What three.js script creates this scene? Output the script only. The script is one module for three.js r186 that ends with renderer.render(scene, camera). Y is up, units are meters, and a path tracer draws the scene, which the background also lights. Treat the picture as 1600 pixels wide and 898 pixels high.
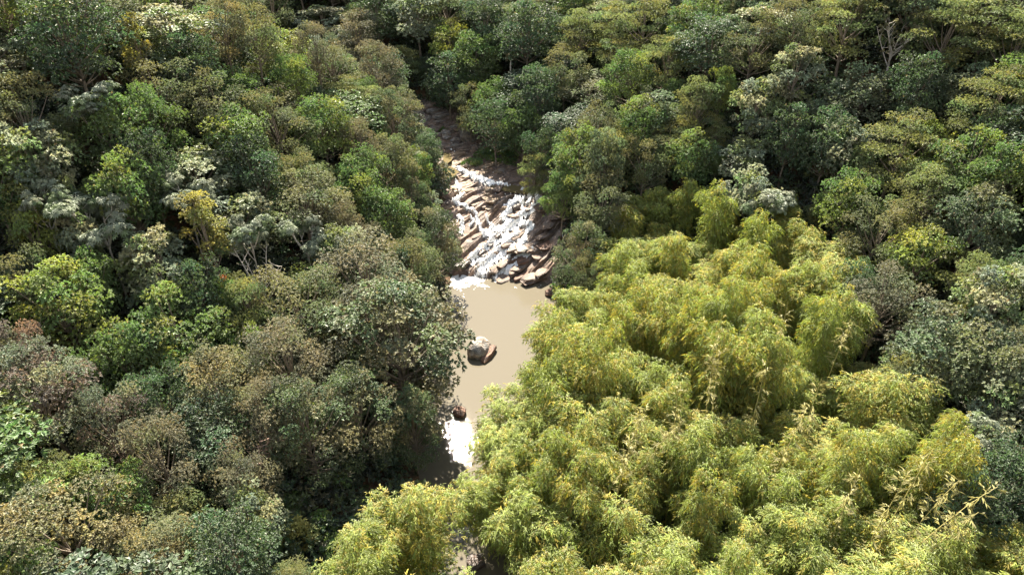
import * as THREE from 'three';
import { mergeGeometries } from 'three/addons/utils/BufferGeometryUtils.js';
import { ConvexGeometry } from 'three/addons/geometries/ConvexGeometry.js';

// ------------------------------------------------------------------ camera, sky, sun, exposure
const CAM_Y = 42, PITCH = 33 * Math.PI / 180, FOCAL = 1033;      // focal length in pixels of the 1600 px wide photograph
const scene = new THREE.Scene();
const camera = new THREE.PerspectiveCamera(2 * Math.atan(449 / FOCAL) * 180 / Math.PI, 1600 / 898, 0.5, 3000);
camera.position.set(0, CAM_Y, 0);
camera.rotation.set(-PITCH, 0, 0);
const SUN = new THREE.Vector3(-90, 764, -735).normalize();       // mirrored by the glint on the river
{ // bright hazy sky with thin cloud
  const w = 512, h = 256, d = new Float32Array(w * h * 4), h3 = (x, y, z) => { const t = Math.sin(x * 12.7 + y * 7.1 + 1.3) * Math.sin(y * 9.3 - z * 6.1 + 0.4) + Math.sin(z * 11.9 + x * 5.7) * Math.sin(y * 14.1 + x * 3.3); return t * 0.5; };
  for (let j = 0; j < h; j++) for (let i = 0; i < w; i++) {
    const el = ((j + 0.5) / h - 0.5) * Math.PI, az = ((i + 0.5) / w - 0.5) * 2 * Math.PI, x = Math.cos(el) * Math.cos(az), y = Math.sin(el), z = Math.cos(el) * Math.sin(az), up = Math.max(0, y), k = (j * w + i) * 4;
    const cloud = Math.min(1, Math.max(0, 0.45 + 0.5 * h3(x * 0.5, y * 0.6, z * 0.5) + 0.25 * h3(x * 1.7, y * 2.1, z * 1.7))), g = Math.pow(1 - up, 2.2), c = Math.max(0, x * SUN.x + y * SUN.y + z * SUN.z), halo = 0.5 * Math.pow(c, 24);
    const a = [0.2 + 0.3 * g, 0.29 + 0.24 * g, 0.47 + 0.1 * g], b = [0.58, 0.57, 0.55];
    for (let q = 0; q < 3; q++) d[k + q] = (a[q] + (b[q] - a[q]) * cloud + halo) * 0.42;
    d[k + 3] = 1;
  }
  const t = new THREE.DataTexture(d, w, h, THREE.RGBAFormat, THREE.FloatType); t.mapping = THREE.EquirectangularReflectionMapping; t.magFilter = t.minFilter = THREE.LinearFilter; t.needsUpdate = true;
  scene.background = t; scene.environment = t;
}
const sun = new THREE.DirectionalLight(new THREE.Color(1, 0.92, 0.78), 5);
sun.position.copy(SUN).multiplyScalar(250).add(new THREE.Vector3(0, 0, -70));
sun.target.position.set(0, 0, -70);
sun.castShadow = true;
Object.assign(sun.shadow.camera, { left: -130, right: 130, top: 130, bottom: -130, near: 1, far: 600 });
sun.shadow.mapSize.set(4096, 4096);
scene.add(sun, sun.target);
const renderer = new THREE.WebGLRenderer({ antialias: true });
renderer.shadowMap.enabled = true;
renderer.toneMapping = THREE.LinearToneMapping;
renderer.toneMappingExposure = 5.5;

// ------------------------------------------------------------------ helpers
function rng(seed) {
  let a = seed >>> 0;
  return () => { a = (a + 0x6D2B79F5) | 0; let t = Math.imul(a ^ (a >>> 15), 1 | a); t = (t + Math.imul(t ^ (t >>> 7), 61 | t)) ^ t; return ((t ^ (t >>> 14)) >>> 0) / 4294967296; };
}
const lerp = (a, b, t) => a + (b - a) * t, clamp = (x, a = 0, b = 1) => Math.min(b, Math.max(a, x));
const smooth = (a, b, x) => { const t = clamp((x - a) / (b - a)); return t * t * (3 - 2 * t); };
function hash2(ix, iy, s) { let h = Math.imul(ix, 374761393) + Math.imul(iy, 668265263) + Math.imul(s, 2147483647 ^ 0x51ed27); h = Math.imul(h ^ (h >>> 13), 1274126177); return ((h ^ (h >>> 16)) >>> 0) / 4294967296; }
function noise2(x, y, s = 0) {
  const ix = Math.floor(x), iy = Math.floor(y); let fx = x - ix, fy = y - iy;
  fx = fx * fx * (3 - 2 * fx); fy = fy * fy * (3 - 2 * fy);
  return lerp(lerp(hash2(ix, iy, s), hash2(ix + 1, iy, s), fx), lerp(hash2(ix, iy + 1, s), hash2(ix + 1, iy + 1, s), fx), fy) * 2 - 1;
}
const fbm = (x, y, s = 0, o = 4) => { let v = 0, a = 0.5; for (let i = 0; i < o; i++) { v += a * noise2(x, y, s + i); x *= 2.03; y *= 2.03; a *= 0.5; } return v; };
const V = (x, y, z) => new THREE.Vector3(x, y, z);
// direction of a photograph pixel (1600 x 898) from the camera
const CP = Math.cos(PITCH), SP = Math.sin(PITCH);
function ray(px, py) { const x = (px - 800) / FOCAL, y = -(py - 449) / FOCAL; return V(x, y * CP - SP, -y * SP - CP); }
function atHeight(px, py, y) { const d = ray(px, py), t = (y - CAM_Y) / d.y; return V(d.x * t, y, d.z * t); }
const names = new Map();
function numbered(n) { const k = names.get(n) || 0; names.set(n, k + 1); return k ? `${n}_${String(k).padStart(3, '0')}` : n; }
function tag(o, label, category, group) { o.userData.label = label; o.userData.category = category; if (group) o.userData.group = group; return o; }
function mesh(name, geo, mat, parent) { const m = new THREE.Mesh(geo, mat); m.name = name; m.castShadow = m.receiveShadow = true; parent.add(m); return m; }
function thing(name, label, category, pos, group) { const o = new THREE.Group(); o.name = numbered(name); if (pos) o.position.copy(pos); scene.add(o); return tag(o, label, category, group); }

// ------------------------------------------------------------------ textures (grain only)
function grainTexture(size, f) {
  const d = new Uint8Array(size * size * 4);
  for (let j = 0; j < size; j++) for (let i = 0; i < size; i++) { const c = f(i / size, j / size), k = (j * size + i) * 4; d[k] = c[0]; d[k + 1] = c[1]; d[k + 2] = c[2]; d[k + 3] = 255; }
  const t = new THREE.DataTexture(d, size, size); t.wrapS = t.wrapT = THREE.RepeatWrapping; t.magFilter = THREE.LinearFilter; t.needsUpdate = true; return t;
}
function tileNoise(u, v, cells, s, o = 4) {   // periodic noise
  let val = 0, a = 0.5;
  for (let k = 0; k < o; k++) {
    const x = u * cells, y = v * cells, ix = Math.floor(x), iy = Math.floor(y); let fx = x - ix, fy = y - iy; fx = fx * fx * (3 - 2 * fx); fy = fy * fy * (3 - 2 * fy);
    const h = (i, j) => hash2(((i % cells) + cells) % cells, ((j % cells) + cells) % cells, s + k);
    val += a * (lerp(lerp(h(ix, iy), h(ix + 1, iy), fx), lerp(h(ix, iy + 1), h(ix + 1, iy + 1), fx), fy) * 2 - 1);
    cells *= 2; a *= 0.5;
  }
  return val;
}
const rockMap = grainTexture(512, (u, v) => {
  const a = tileNoise(u, v, 4, 11, 6), b = tileNoise(u, v, 24, 31, 3), c = tileNoise(u, v, 3, 57, 3);
  const k = clamp(0.82 + 0.42 * a + 0.3 * b, 0.35, 1.15) * 215;
  return [clamp(k * (1 + 0.1 * c), 0, 255), clamp(k * (0.98 + 0.0 * c), 0, 255), clamp(k * (0.96 - 0.1 * c), 0, 255)];
});
rockMap.colorSpace = THREE.SRGBColorSpace;
const rockBump = grainTexture(512, (u, v) => { const k = clamp(0.5 + 0.5 * tileNoise(u, v, 6, 71, 6) + 0.12 * tileNoise(u, v, 60, 5, 2)) * 255; return [k, k, k]; });
const soilMap = grainTexture(512, (u, v) => {
  const a = tileNoise(u, v, 6, 3, 6), b = tileNoise(u, v, 70, 9, 2), g = smooth(0.05, 0.35, tileNoise(u, v, 9, 44, 4));
  const k = 0.75 + 0.5 * a + 0.5 * b; return [clamp(lerp(120, 70, g) * k, 0, 255), clamp(lerp(92, 84, g) * k, 0, 255), clamp(lerp(66, 40, g) * k, 0, 255)];
});
soilMap.colorSpace = THREE.SRGBColorSpace;
const rippleBump = grainTexture(1024, (u, v) => { const k = clamp(0.5 + 0.42 * tileNoise(u, v, 14, 15, 4) + 0.2 * tileNoise(u, v, 90, 25, 2)) * 255; return [k, k, k]; });
const foamBump = grainTexture(512, (u, v) => { const k = clamp(0.5 + 0.5 * tileNoise(u, v, 10, 115, 5)) * 255; return [k, k, k]; });

// ------------------------------------------------------------------ the valley
// the stream's middle line: pixels on it, height of its bed, half its width
const LINE = [[840, 990, -0.3, 2.6], [775, 920, -0.15, 2.8], [742, 860, -0.05, 3.0], [722, 780, 0, 3.4], [716, 700, 0, 4.2], [752, 600, 0, 5.6], [782, 520, 0, 6.6], [782, 455, 0, 6.6], [778, 432, 0.1, 6.2],
  [780, 370, 2.2, 6.2], [782, 312, 4.5, 6.4], [772, 275, 5.0, 6.2], [735, 238, 5.5, 5.2], [702, 208, 6.3, 4.4], [660, 186, 7.3, 4], [590, 172, 8.3, 4], [430, 160, 10, 4]]
  .map(([px, py, e, w]) => { const p = atHeight(px, py, e); return [p.x, p.z, e, w]; });
LINE.unshift([12, 60, -1.5, 4], [6, -8, -0.6, 2.8]);
const LAST = LINE[LINE.length - 1]; LINE.push([LAST[0] - 60, LAST[1] - 18, 20, 4]);
function nearest(x, z) {     // signed distance from the middle line (+ on the bamboo's side), bed height, half width
  let best = 1e9, out = null, se = 0, sw = 0;
  for (let i = 0; i < LINE.length - 1; i++) {
    const a = LINE[i], b = LINE[i + 1], dx = b[0] - a[0], dz = b[1] - a[1];
    const t = clamp(((x - a[0]) * dx + (z - a[1]) * dz) / (dx * dx + dz * dz)), qx = a[0] + dx * t, qz = a[1] + dz * t, d2 = (x - qx) ** 2 + (z - qz) ** 2;
    { const wt = 1 / (d2 + 0.4) ** 2.5; se += wt * lerp(a[2], b[2], t); sw += wt; }
    if (d2 < best) { best = d2; const side = (x - a[0]) * dz - (z - a[1]) * dx; out = [Math.sqrt(d2) * (side < 0 ? 1 : -1), lerp(a[2], b[2], t), lerp(a[3], b[3], t)]; }
  }
  out[1] = se / sw; return out;
}
function groundHeight(x, z) {
  const [ds, e, w0] = nearest(x, z), w = w0 * (1 + 0.14 * fbm(x * 0.22, z * 0.22, 5, 3)), d = Math.abs(ds) - w;
  const n = 1.5 * fbm(x * 0.06, z * 0.06, 21, 4);
  if (d < 0) return e - 1.3 * smooth(0, 2.2, -d) + 0.1 * n;
  let h = e + 0.9 * smooth(0, 1.6, d);
  if (ds < 0) {
    const near = smooth(-62, -34, z);
    h += lerp(0.42 * d + 0.25 * Math.max(0, d - 7), 0.2 * d + 0.34 * Math.max(0, d - 20), near);
  } else {
    const near = smooth(-82, -62, z), far = Math.max(0, d);
    const terrace = 0.09 * far + 0.5 * Math.max(0, far - lerp(17, 29, smooth(-66, -38, z)));
    h += lerp(0.6 * far, terrace, near);
  }
  return h + n * smooth(0, 8, d);
}
// where the ray through a pixel meets the ground lifted by `lift`
function onGround(px, py, lift = 0) {
  const d = ray(px, py); let t0 = 8;
  for (let t = 8; t < 260; t += 0.7) {
    const x = d.x * t, y = CAM_Y + d.y * t, z = d.z * t;
    if (y < groundHeight(x, z) + lift) {
      let a = t0, b = t; for (let k = 0; k < 12; k++) { const m = (a + b) / 2; if (CAM_Y + d.y * m < groundHeight(d.x * m, d.z * m) + lift) b = m; else a = m; }
      return V(d.x * b, groundHeight(d.x * b, d.z * b), d.z * b);
    }
    t0 = t;
  }
  return null;
}
function toPixel(p) { const x = p.x, y = (p.y - CAM_Y) * CP - p.z * SP * 1, dz = (p.y - CAM_Y) * -SP - p.z * CP; return [800 + FOCAL * x / dz, 449 - FOCAL * (((p.y - CAM_Y) * CP + -p.z * SP)) / dz, dz]; }

// ground: fine near the valley, coarse out to the horizon
{
  const xs = [], zs = [];
  for (let v = -1500; v < -130; v += 90) xs.push(v); for (let v = -130; v <= 130; v += 0.8) xs.push(v); for (let v = 220; v <= 1500; v += 90) xs.push(v);
  for (let v = -1500; v < -190; v += 90) zs.push(v); for (let v = -190; v <= 30; v += 0.8) zs.push(v); for (let v = 120; v <= 1500; v += 90) zs.push(v);
  const pos = new Float32Array(xs.length * zs.length * 3), uv = new Float32Array(xs.length * zs.length * 2), idx = [];
  let k = 0, q = 0;
  for (const z of zs) for (const x of xs) {
    const cx = clamp(x, -130, 130), cz = clamp(z, -190, 30), over = Math.hypot(x - cx, z - cz);
    pos[k++] = x; pos[k++] = groundHeight(cx, cz) - over * 0.02 + (over > 1 ? 14 * fbm(x * 0.004, z * 0.004, 91) : 0); pos[k++] = z; uv[q++] = x / 5; uv[q++] = z / 5;
  }
  const W = xs.length;
  for (let j = 0; j < zs.length - 1; j++) for (let i = 0; i < W - 1; i++) { const a = j * W + i; idx.push(a, a + W, a + 1, a + 1, a + W, a + W + 1); }
  const g = new THREE.BufferGeometry();
  g.setAttribute('position', new THREE.BufferAttribute(pos, 3)); g.setAttribute('uv', new THREE.BufferAttribute(uv, 2)); g.setIndex(idx); g.computeVertexNormals();
  const m = mesh('ground', g, new THREE.MeshStandardMaterial({ map: soilMap, roughness: 1, color: new THREE.Color(0.62, 0.6, 0.55), bumpMap: rockBump, bumpScale: 0.15 }), scene);
  m.userData.kind = 'structure'; m.userData.label = 'brown forest soil and leaf litter of the valley sides';
}

// ------------------------------------------------------------------ bedrock of the falls
const BX0 = -16, BX1 = 12, BZ0 = -111, BZ1 = -63, BC = 0.11;
const STRIKE = V(0.72, 0, -0.69);           // the beds run away towards the bamboo side
function rockHeight(x, z) {
  const [ds, e, w] = nearest(x, z), d = Math.abs(ds);
  const across = x * STRIKE.z * -1 + z * STRIKE.x, along = x * STRIKE.x + z * STRIKE.z;
  let h = e + 0.28;
  const onFall = smooth(-66, -68.5, z) * smooth(-83, -80, z);
  // tilted beds with broken edges
  const s = across * 0.62 + 0.55 * fbm(along * 0.16, across * 0.4, 41, 3), f = s - Math.floor(s);
  h += (f - 0.5) * lerp(0.22, 0.52, onFall) * (1.0 + 0.45 * noise2(along * 0.35, Math.floor(s) * 7.3, 8));
  const s2 = across * 1.9 + 0.5 * fbm(along * 0.4, across * 0.8, 47, 2); h += ((s2 - Math.floor(s2)) - 0.5) * 0.24 * (0.5 + noise2(along * 0.8, Math.floor(s2) * 3.1, 77));
  h += 0.35 * fbm(x * 0.35, z * 0.35, 61, 4) + 0.1 * fbm(x * 1.7, z * 1.7, 63, 3);
  if (ds > 0) h += 0.34 * Math.max(0, d - w * 0.45);      // slab leaning up towards the bamboo side
  else h += 0.22 * Math.max(0, d - w * 0.8);
  const lip = 1.1 * smooth(w + 1.0, w + 6, d);
  // pool in front: the rock dives under the water
  h -= 1.6 * smooth(-68.2, -65.5, z + (ds > 0 ? -0.12 * d : 0.25 * d - 1.0)) ;
  // the upper pool behind the lip
  return h - lip * 2.2;
}
const rockMat = new THREE.MeshStandardMaterial({ map: rockMap, bumpMap: rockBump, bumpScale: 0.12, roughness: 0.78, color: new THREE.Color(0.35, 0.265, 0.215) });
const rockPale = new THREE.MeshStandardMaterial({ map: rockMap, bumpMap: rockBump, bumpScale: 0.1, roughness: 0.8, color: new THREE.Color(0.46, 0.42, 0.375) });
const rockTan = new THREE.MeshStandardMaterial({ map: rockMap, bumpMap: rockBump, bumpScale: 0.1, roughness: 0.75, color: new THREE.Color(0.43, 0.32, 0.22) });
const rockRed = new THREE.MeshStandardMaterial({ map: rockMap, bumpMap: rockBump, bumpScale: 0.1, roughness: 0.75, color: new THREE.Color(0.33, 0.2, 0.145) });
const rockWetShaded = new THREE.MeshStandardMaterial({ map: rockMap, bumpMap: rockBump, bumpScale: 0.1, roughness: 0.3, color: new THREE.Color(0.16, 0.125, 0.11) });  // dark for wet ledges and rocks; on the bank boulders it paints shade
const bedrock = new THREE.Group(); bedrock.name = 'bedrock'; bedrock.userData = { kind: 'structure', label: 'tilted brown bedrock that the falls run over' }; scene.add(bedrock);
{
  const nx = Math.round((BX1 - BX0) / BC), nz = Math.round((BZ1 - BZ0) / BC), pos = [], uv = [], idx = [];
  for (let j = 0; j <= nz; j++) for (let i = 0; i <= nx; i++) { const x = BX0 + i * BC, z = BZ0 + j * BC; pos.push(x, rockHeight(x, z), z); uv.push(x / 3.2, z / 3.2); }
  for (let j = 0; j < nz; j++) for (let i = 0; i < nx; i++) { const a = j * (nx + 1) + i; idx.push(a, a + nx + 1, a + 1, a + 1, a + nx + 1, a + nx + 2); }
  const g = new THREE.BufferGeometry(); g.setAttribute('position', new THREE.Float32BufferAttribute(pos, 3)); g.setAttribute('uv', new THREE.Float32BufferAttribute(uv, 2)); g.setIndex(idx); g.computeVertexNormals();
  mesh('rock_bed', g, rockMat, bedrock);
}
function onRock(px, py, lift = 0) {
  const d = ray(px, py);
  for (let t = 60; t < 140; t += 0.12) { const x = d.x * t, z = d.z * t; if (CAM_Y + d.y * t < rockHeight(x, z) + lift) return V(x, rockHeight(x, z), z); }
  return atHeight(px, py, 6);
}
// irregular stones: hulls of points on a jittered box
function boxUV(g, s) {
  const p = g.attributes.position, n = g.attributes.normal, uv = new Float32Array(p.count * 2);
  for (let i = 0; i < p.count; i++) { const ax = Math.abs(n.getX(i)), ay = Math.abs(n.getY(i)), az = Math.abs(n.getZ(i)); const [u, v] = ay >= ax && ay >= az ? [p.getX(i), p.getZ(i)] : ax >= az ? [p.getZ(i), p.getY(i)] : [p.getX(i), p.getY(i)]; uv[2 * i] = u / s; uv[2 * i + 1] = v / s; }
  g.setAttribute('uv', new THREE.BufferAttribute(uv, 2)); return g;
}
function slabGeometry(seed) {
  const r = rng(seed), pts = [];
  for (let i = 0; i < 30; i++) { let x = r() * 2 - 1, y = r() * 2 - 1, z = r() * 2 - 1; const m = Math.pow(x ** 6 + y ** 6 + z ** 6, 1 / 6); pts.push(V(x / m * (0.86 + 0.14 * r()), y / m * (0.8 + 0.2 * r()), z / m * (0.8 + 0.2 * r()))); }
  return boxUV(new ConvexGeometry(pts), 1.3);
}
function boulderGeometry(seed, detail = 4) {
  const g = new THREE.IcosahedronGeometry(1, detail), p = g.attributes.position;
  const cuts = [], r = rng(seed); for (let i = 0; i < 9; i++) cuts.push([V(r() * 2 - 1, r() * 1.6 - 0.6, r() * 2 - 1).normalize(), 0.66 + 0.26 * r()]);
  for (let i = 0; i < p.count; i++) {
    const v = V(p.getX(i), p.getY(i), p.getZ(i));
    for (const [n, k] of cuts) { const o = v.dot(n) - k; if (o > 0) v.addScaledVector(n, -o * 0.9); }
    v.multiplyScalar(1 + 0.07 * fbm(v.x * 2.3 + v.y * 1.7 + seed, v.z * 2.3 - v.y * 1.3, seed, 3)); p.setXYZ(i, v.x, v.y, v.z);
  }
  g.computeVertexNormals(); return boxUV(g, 0.9);
}
const slabs = Array.from({ length: 9 }, (_, i) => slabGeometry(500 + i));
const SLOPE_YAW = Math.atan2(-STRIKE.z, STRIKE.x);
{
  const r = rng(77);
  const put = (px, py, len, wid, thick, mat, yaw, sink = 0.35) => {
    const p = onRock(px, py), m = mesh('rock_slab', slabs[Math.floor(r() * slabs.length)], mat, bedrock);
    m.position.set(p.x, p.y + thick * (0.5 - sink), p.z); m.scale.set(len / 2, thick / 2, wid / 2); m.rotation.set((r() - 0.5) * 0.35, yaw ?? SLOPE_YAW + (r() - 0.5) * 0.7, (r() - 0.5) * 0.25, 'YXZ');
  };
  // broad slabs on the bamboo side of the falls
  for (let k = 0; k < 40; k++) { const t = r(), s = r(); const px = lerp(790, 905, s) - 10 * t, py = lerp(452, 318, t) - (s - 0.5) * 40; if (px - 785 < (430 - py) * -0.2 + 6) continue; put(px, py, 2.4 + 3.6 * r(), 0.7 + 1.3 * r(), 0.35 + 0.4 * r(), r() < 0.8 ? rockMat : r() < 0.5 ? rockPale : rockRed, undefined, 0.84); }
  // broken ledges among the white water
  for (let k = 0; k < 22; k++) { const t = r(), s = r(); const px = lerp(706, 850, s), py = lerp(420, 318, t); put(px, py, 0.9 + 2.2 * r(), 0.5 + 0.8 * r(), 0.4 + 0.5 * r(), r() < 0.6 ? rockWetShaded : rockMat, undefined, 0.74); }
  // ochre shelf above the lip
  for (let k = 0; k < 44; k++) { const t = r(), s = r(); const py = lerp(322, 232, t), px = lerp(lerp(688, 680, t), lerp(800, 770, t), s); put(px, py, 1.4 + 2.8 * r(), 0.9 + 1.5 * r(), 0.3 + 0.35 * r(), r() < 0.7 ? rockTan : rockMat, undefined, 0.86); }
  for (let k = 0; k < 30; k++) { const t = r(), s = r(); const py = lerp(300, 246, t), px = lerp(lerp(800, 745, t), lerp(868, 830, t), s); put(px, py, 2 + 3 * r(), 0.7 + 1.1 * r(), 0.35 + 0.4 * r(), r() < 0.8 ? rockMat : rockPale, undefined, 0.84); }
  // the bare bank above
  for (let k = 0; k < 40; k++) { const t = r(), s = r(); const py = lerp(235, 172, t), px = lerp(lerp(690, 645, t), lerp(760, 680, t), s); put(px, py, 0.9 + 2.4 * r(), 0.7 + 1.2 * r(), 0.4 + 0.5 * r(), r() < 0.6 ? rockPale : rockMat, undefined, 0.7); }
}

// ------------------------------------------------------------------ water
const waterMat = new THREE.MeshPhysicalMaterial({ color: new THREE.Color(0.112, 0.098, 0.073), roughness: 0.02, bumpMap: rippleBump, bumpScale: 0.0045, ior: 1.33 });
const shallowMat = new THREE.MeshPhysicalMaterial({ color: new THREE.Color(0.125, 0.1, 0.05), roughness: 0.06, bumpMap: rippleBump, bumpScale: 0.006, ior: 1.33 });
{
  const g = new THREE.PlaneGeometry(44, 110, 1, 1); g.rotateX(-Math.PI / 2);
  const uv = g.attributes.uv; for (let i = 0; i < uv.count; i++) uv.setXY(i, uv.getX(i) * 44 / 7, uv.getY(i) * 110 / 7);
  const m = mesh('river_pool', g, waterMat, scene); m.position.set(-1, 0, -16); m.userData = { kind: 'structure', label: 'still muddy beige pool and river below the falls' };
}
// upper pools: small level sheets in the bed above the lip
function sheet(name, label, pts, mat) {
  const mid = onRock(pts.reduce((q, p) => q + p[0], 0) / pts.length, pts.reduce((q, p) => q + p[1], 0) / pts.length), y = mid.y + 0.22;
  const w = pts.map(([a, b]) => atHeight(a, b, y)), sh = new THREE.Shape(w.map(p => new THREE.Vector2(p.x, -p.z)));
  const g = new THREE.ShapeGeometry(sh); g.rotateX(-Math.PI / 2); const p = g.attributes.position, uv = g.attributes.uv; for (let i = 0; i < p.count; i++) uv.setXY(i, p.getX(i) / 6, p.getZ(i) / 6);
  const m = mesh(name, g, mat, scene); m.position.y = y; m.userData = { kind: 'structure', label }; return m;
}
sheet('upper_pool_water', 'small olive pool on the rock shelf above the falls', [[672, 258], [690, 254], [708, 262], [717, 268], [708, 276], [690, 282], [672, 282]], shallowMat);
sheet('stream_water', 'narrow brown stream water between ochre blocks', [[694, 238], [706, 240], [706, 250], [698, 256], [692, 250]], shallowMat);
sheet('lip_water', 'shallow olive water feeding the lip of the falls', [[765, 290], [790, 287], [820, 292], [832, 300], [820, 303], [790, 299]], shallowMat);

// white water: strands traced over the rock; the sheet stands above the bed where the flow is strong
{
  const Z = (o, s) => ([x, y, w]) => [o[0] + x / s, o[1] + y / s, w];
  const f = Z([660, 290], 5.61), u = Z([640, 150], 5.614);
  const strands = [
    [[870, 75, .5], [825, 140, .6], [745, 200, .7], [735, 265, .8], [785, 315, .9]], [[1005, 85, .5], [1035, 165, .6], [965, 235, .5], [870, 285, .6], [790, 318, .8]], [[880, 120, .3], [880, 240, .22]], [[940, 90, .4], [930, 170, .3]],
    [[785, 315, .9], [720, 370, .6], [620, 385, .55], [535, 420, .4]], [[770, 330, .8], [700, 415, .6], [730, 480, .7], [810, 545, .8], [900, 590, .8], [850, 640, .8], [760, 700, .8]],
    [[820, 330, .5], [955, 372, .45], [905, 430, .4], [880, 520, .6], [925, 585, .7]], [[800, 360, .3], [830, 460, .4], [850, 540, .6]], [[565, 440, .4], [630, 505, .45], [600, 560, .45], [500, 605, .4], [430, 665, .5]], [[700, 420, .3], [610, 450, .3]],
    [[720, 490, .3], [640, 530, .4], [590, 570, .4]], [[730, 560, .5], [640, 600, .6], [560, 650, .6], [450, 690, .6]], [[900, 590, .7], [700, 610, .5], [590, 700, .7], [520, 760, .9]], [[945, 585, .5], [860, 660, .6], [780, 730, .7], [660, 800, .8]],
    [[305, 0, .25], [350, 90, .35], [290, 140, .45], [365, 180, .3], [420, 222, .25], [475, 272, .2]], [[480, 280, .2], [495, 350, .3], [520, 400, .3]], [[325, 285, .35], [355, 380, .3], [350, 430, .3]], [[430, 290, .15], [440, 360, .2]], [[560, 275, .15], [610, 350, .2]], [[250, 600, .15], [280, 690, .2]],
  ].map(s => s.map(f)).concat([[[430, 640, .35], [560, 710, .6], [640, 745, .8], [720, 780, .7], [850, 800, .5]], [[410, 750, .2], [430, 810, .25], [460, 880, .25]]].map(s => s.map(u)));
  const x0 = -13, x1 = 8, z0 = -97, z1 = -63.5, c = 0.07, nx = Math.round((x1 - x0) / c), nz = Math.round((z1 - z0) / c), field = new Float32Array((nx + 1) * (nz + 1));
  for (const s of strands) {
    const w = s.map(([a, b, r]) => { const p = onRock(a, b); return [p.x, p.z, r]; });
    for (let k = 0; k < w.length - 1; k++) {
      const [ax, az, ar] = w[k], [bx, bz, br] = w[k + 1], n = Math.ceil(Math.hypot(bx - ax, bz - az) / 0.1);
      for (let q = 0; q <= n; q++) {
        const t = q / n, x = lerp(ax, bx, t) + 0.25 * noise2(q * 0.13 + k * 9, ax, 3), z = lerp(az, bz, t), r = lerp(ar, br, t) * 1.2, i0 = Math.floor((x - r - x0) / c), i1 = Math.ceil((x + r - x0) / c), j0 = Math.floor((z - r - z0) / c), j1 = Math.ceil((z + r - z0) / c);
        for (let j = Math.max(0, j0); j <= Math.min(nz, j1); j++) for (let i = Math.max(0, i0); i <= Math.min(nx, i1); i++) { const d = Math.hypot(x0 + i * c - x, z0 + j * c - z) / r; if (d < 1) { const v = 1 - d * d, m = j * (nx + 1) + i; if (v > field[m]) field[m] = v; } }
      }
    }
  }
  const pos = [], uv = [], idx = [], map = new Int32Array((nx + 1) * (nz + 1)).fill(-1);
  const val = (i, j) => { const x = x0 + i * c, z = z0 + j * c; return field[j * (nx + 1) + i] - 0.4 + 0.85 * fbm(x * 5.2 - z * 1.2, z * 1.9, 33, 4); };
  const vert = (i, j) => { const m = j * (nx + 1) + i; if (map[m] < 0) { map[m] = pos.length / 3; const x = x0 + i * c, z = z0 + j * c, v = val(i, j); let s = 0; for (const [a, b] of [[0, 0], [.1, 0], [-.1, 0], [0, .1], [0, -.1]]) s += rockHeight(x + a, z + b); pos.push(x, Math.max(s / 5 + 0.13 + 0.3 * clamp(v + 0.2) + 0.3 * fbm(x * 3.6, z * 2.8, 51, 3), 0.03), z); uv.push(x / 1.5, z / 1.5); } return map[m]; };
  for (let j = 0; j < nz; j++) for (let i = 0; i < nx; i++) if (val(i, j) > 0 && val(i + 1, j) > 0 && val(i, j + 1) > 0 && val(i + 1, j + 1) > 0) { const a = vert(i, j), b = vert(i + 1, j), d = vert(i, j + 1), e = vert(i + 1, j + 1); idx.push(a, d, b, b, d, e); }
  const g = new THREE.BufferGeometry(); g.setAttribute('position', new THREE.Float32BufferAttribute(pos, 3)); g.setAttribute('uv', new THREE.Float32BufferAttribute(uv, 2)); g.setIndex(idx); g.computeVertexNormals();
  const foamMat = new THREE.MeshPhysicalMaterial({ color: new THREE.Color(0.88, 0.87, 0.85), roughness: 0.5, bumpMap: foamBump, bumpScale: 0.16, ior: 1.33 });
  const falls = new THREE.Group(); falls.name = 'waterfall'; scene.add(falls); mesh('white_water', g, foamMat, falls);
  const tp = [], tu = [], ti = [], tmap = new Int32Array((nx + 1) * (nz + 1)).fill(-1), tv = (i, j) => val(i, j) + 0.3 + 0.35 * fbm((x0 + i * c) * 9, (z0 + j * c) * 4, 88, 2);
  const tvert = (i, j) => { const q = j * (nx + 1) + i; if (tmap[q] < 0) { tmap[q] = tp.length / 3; const x = x0 + i * c, z = z0 + j * c; tp.push(x, Math.max(rockHeight(x, z) + 0.1 + 0.05 * fbm(x * 5, z * 5, 52, 2), 0.02), z); tu.push(x / 1.5, z / 1.5); } return tmap[q]; };
  for (let j = 0; j < nz; j++) for (let i = 0; i < nx; i++) if (field[j * (nx + 1) + i] > 0.02 && tv(i, j) > 0 && tv(i + 1, j + 1) > 0) { const a = tvert(i, j), b = tvert(i + 1, j), d = tvert(i, j + 1), e = tvert(i + 1, j + 1); ti.push(a, d, b, b, d, e); }
  const tg = new THREE.BufferGeometry(); tg.setAttribute('position', new THREE.Float32BufferAttribute(tp, 3)); tg.setAttribute('uv', new THREE.Float32BufferAttribute(tu, 2)); tg.setIndex(ti); tg.computeVertexNormals();
  mesh('water_film', tg, new THREE.MeshPhysicalMaterial({ color: new THREE.Color(0.75, 0.72, 0.68), roughness: 0.25, bumpMap: foamBump, bumpScale: 0.08, ior: 1.33, transparent: true, opacity: 0.42 }), falls);
  falls.userData = { kind: 'structure', label: 'braided white water tumbling over the rock ledges into the pool' };
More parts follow.
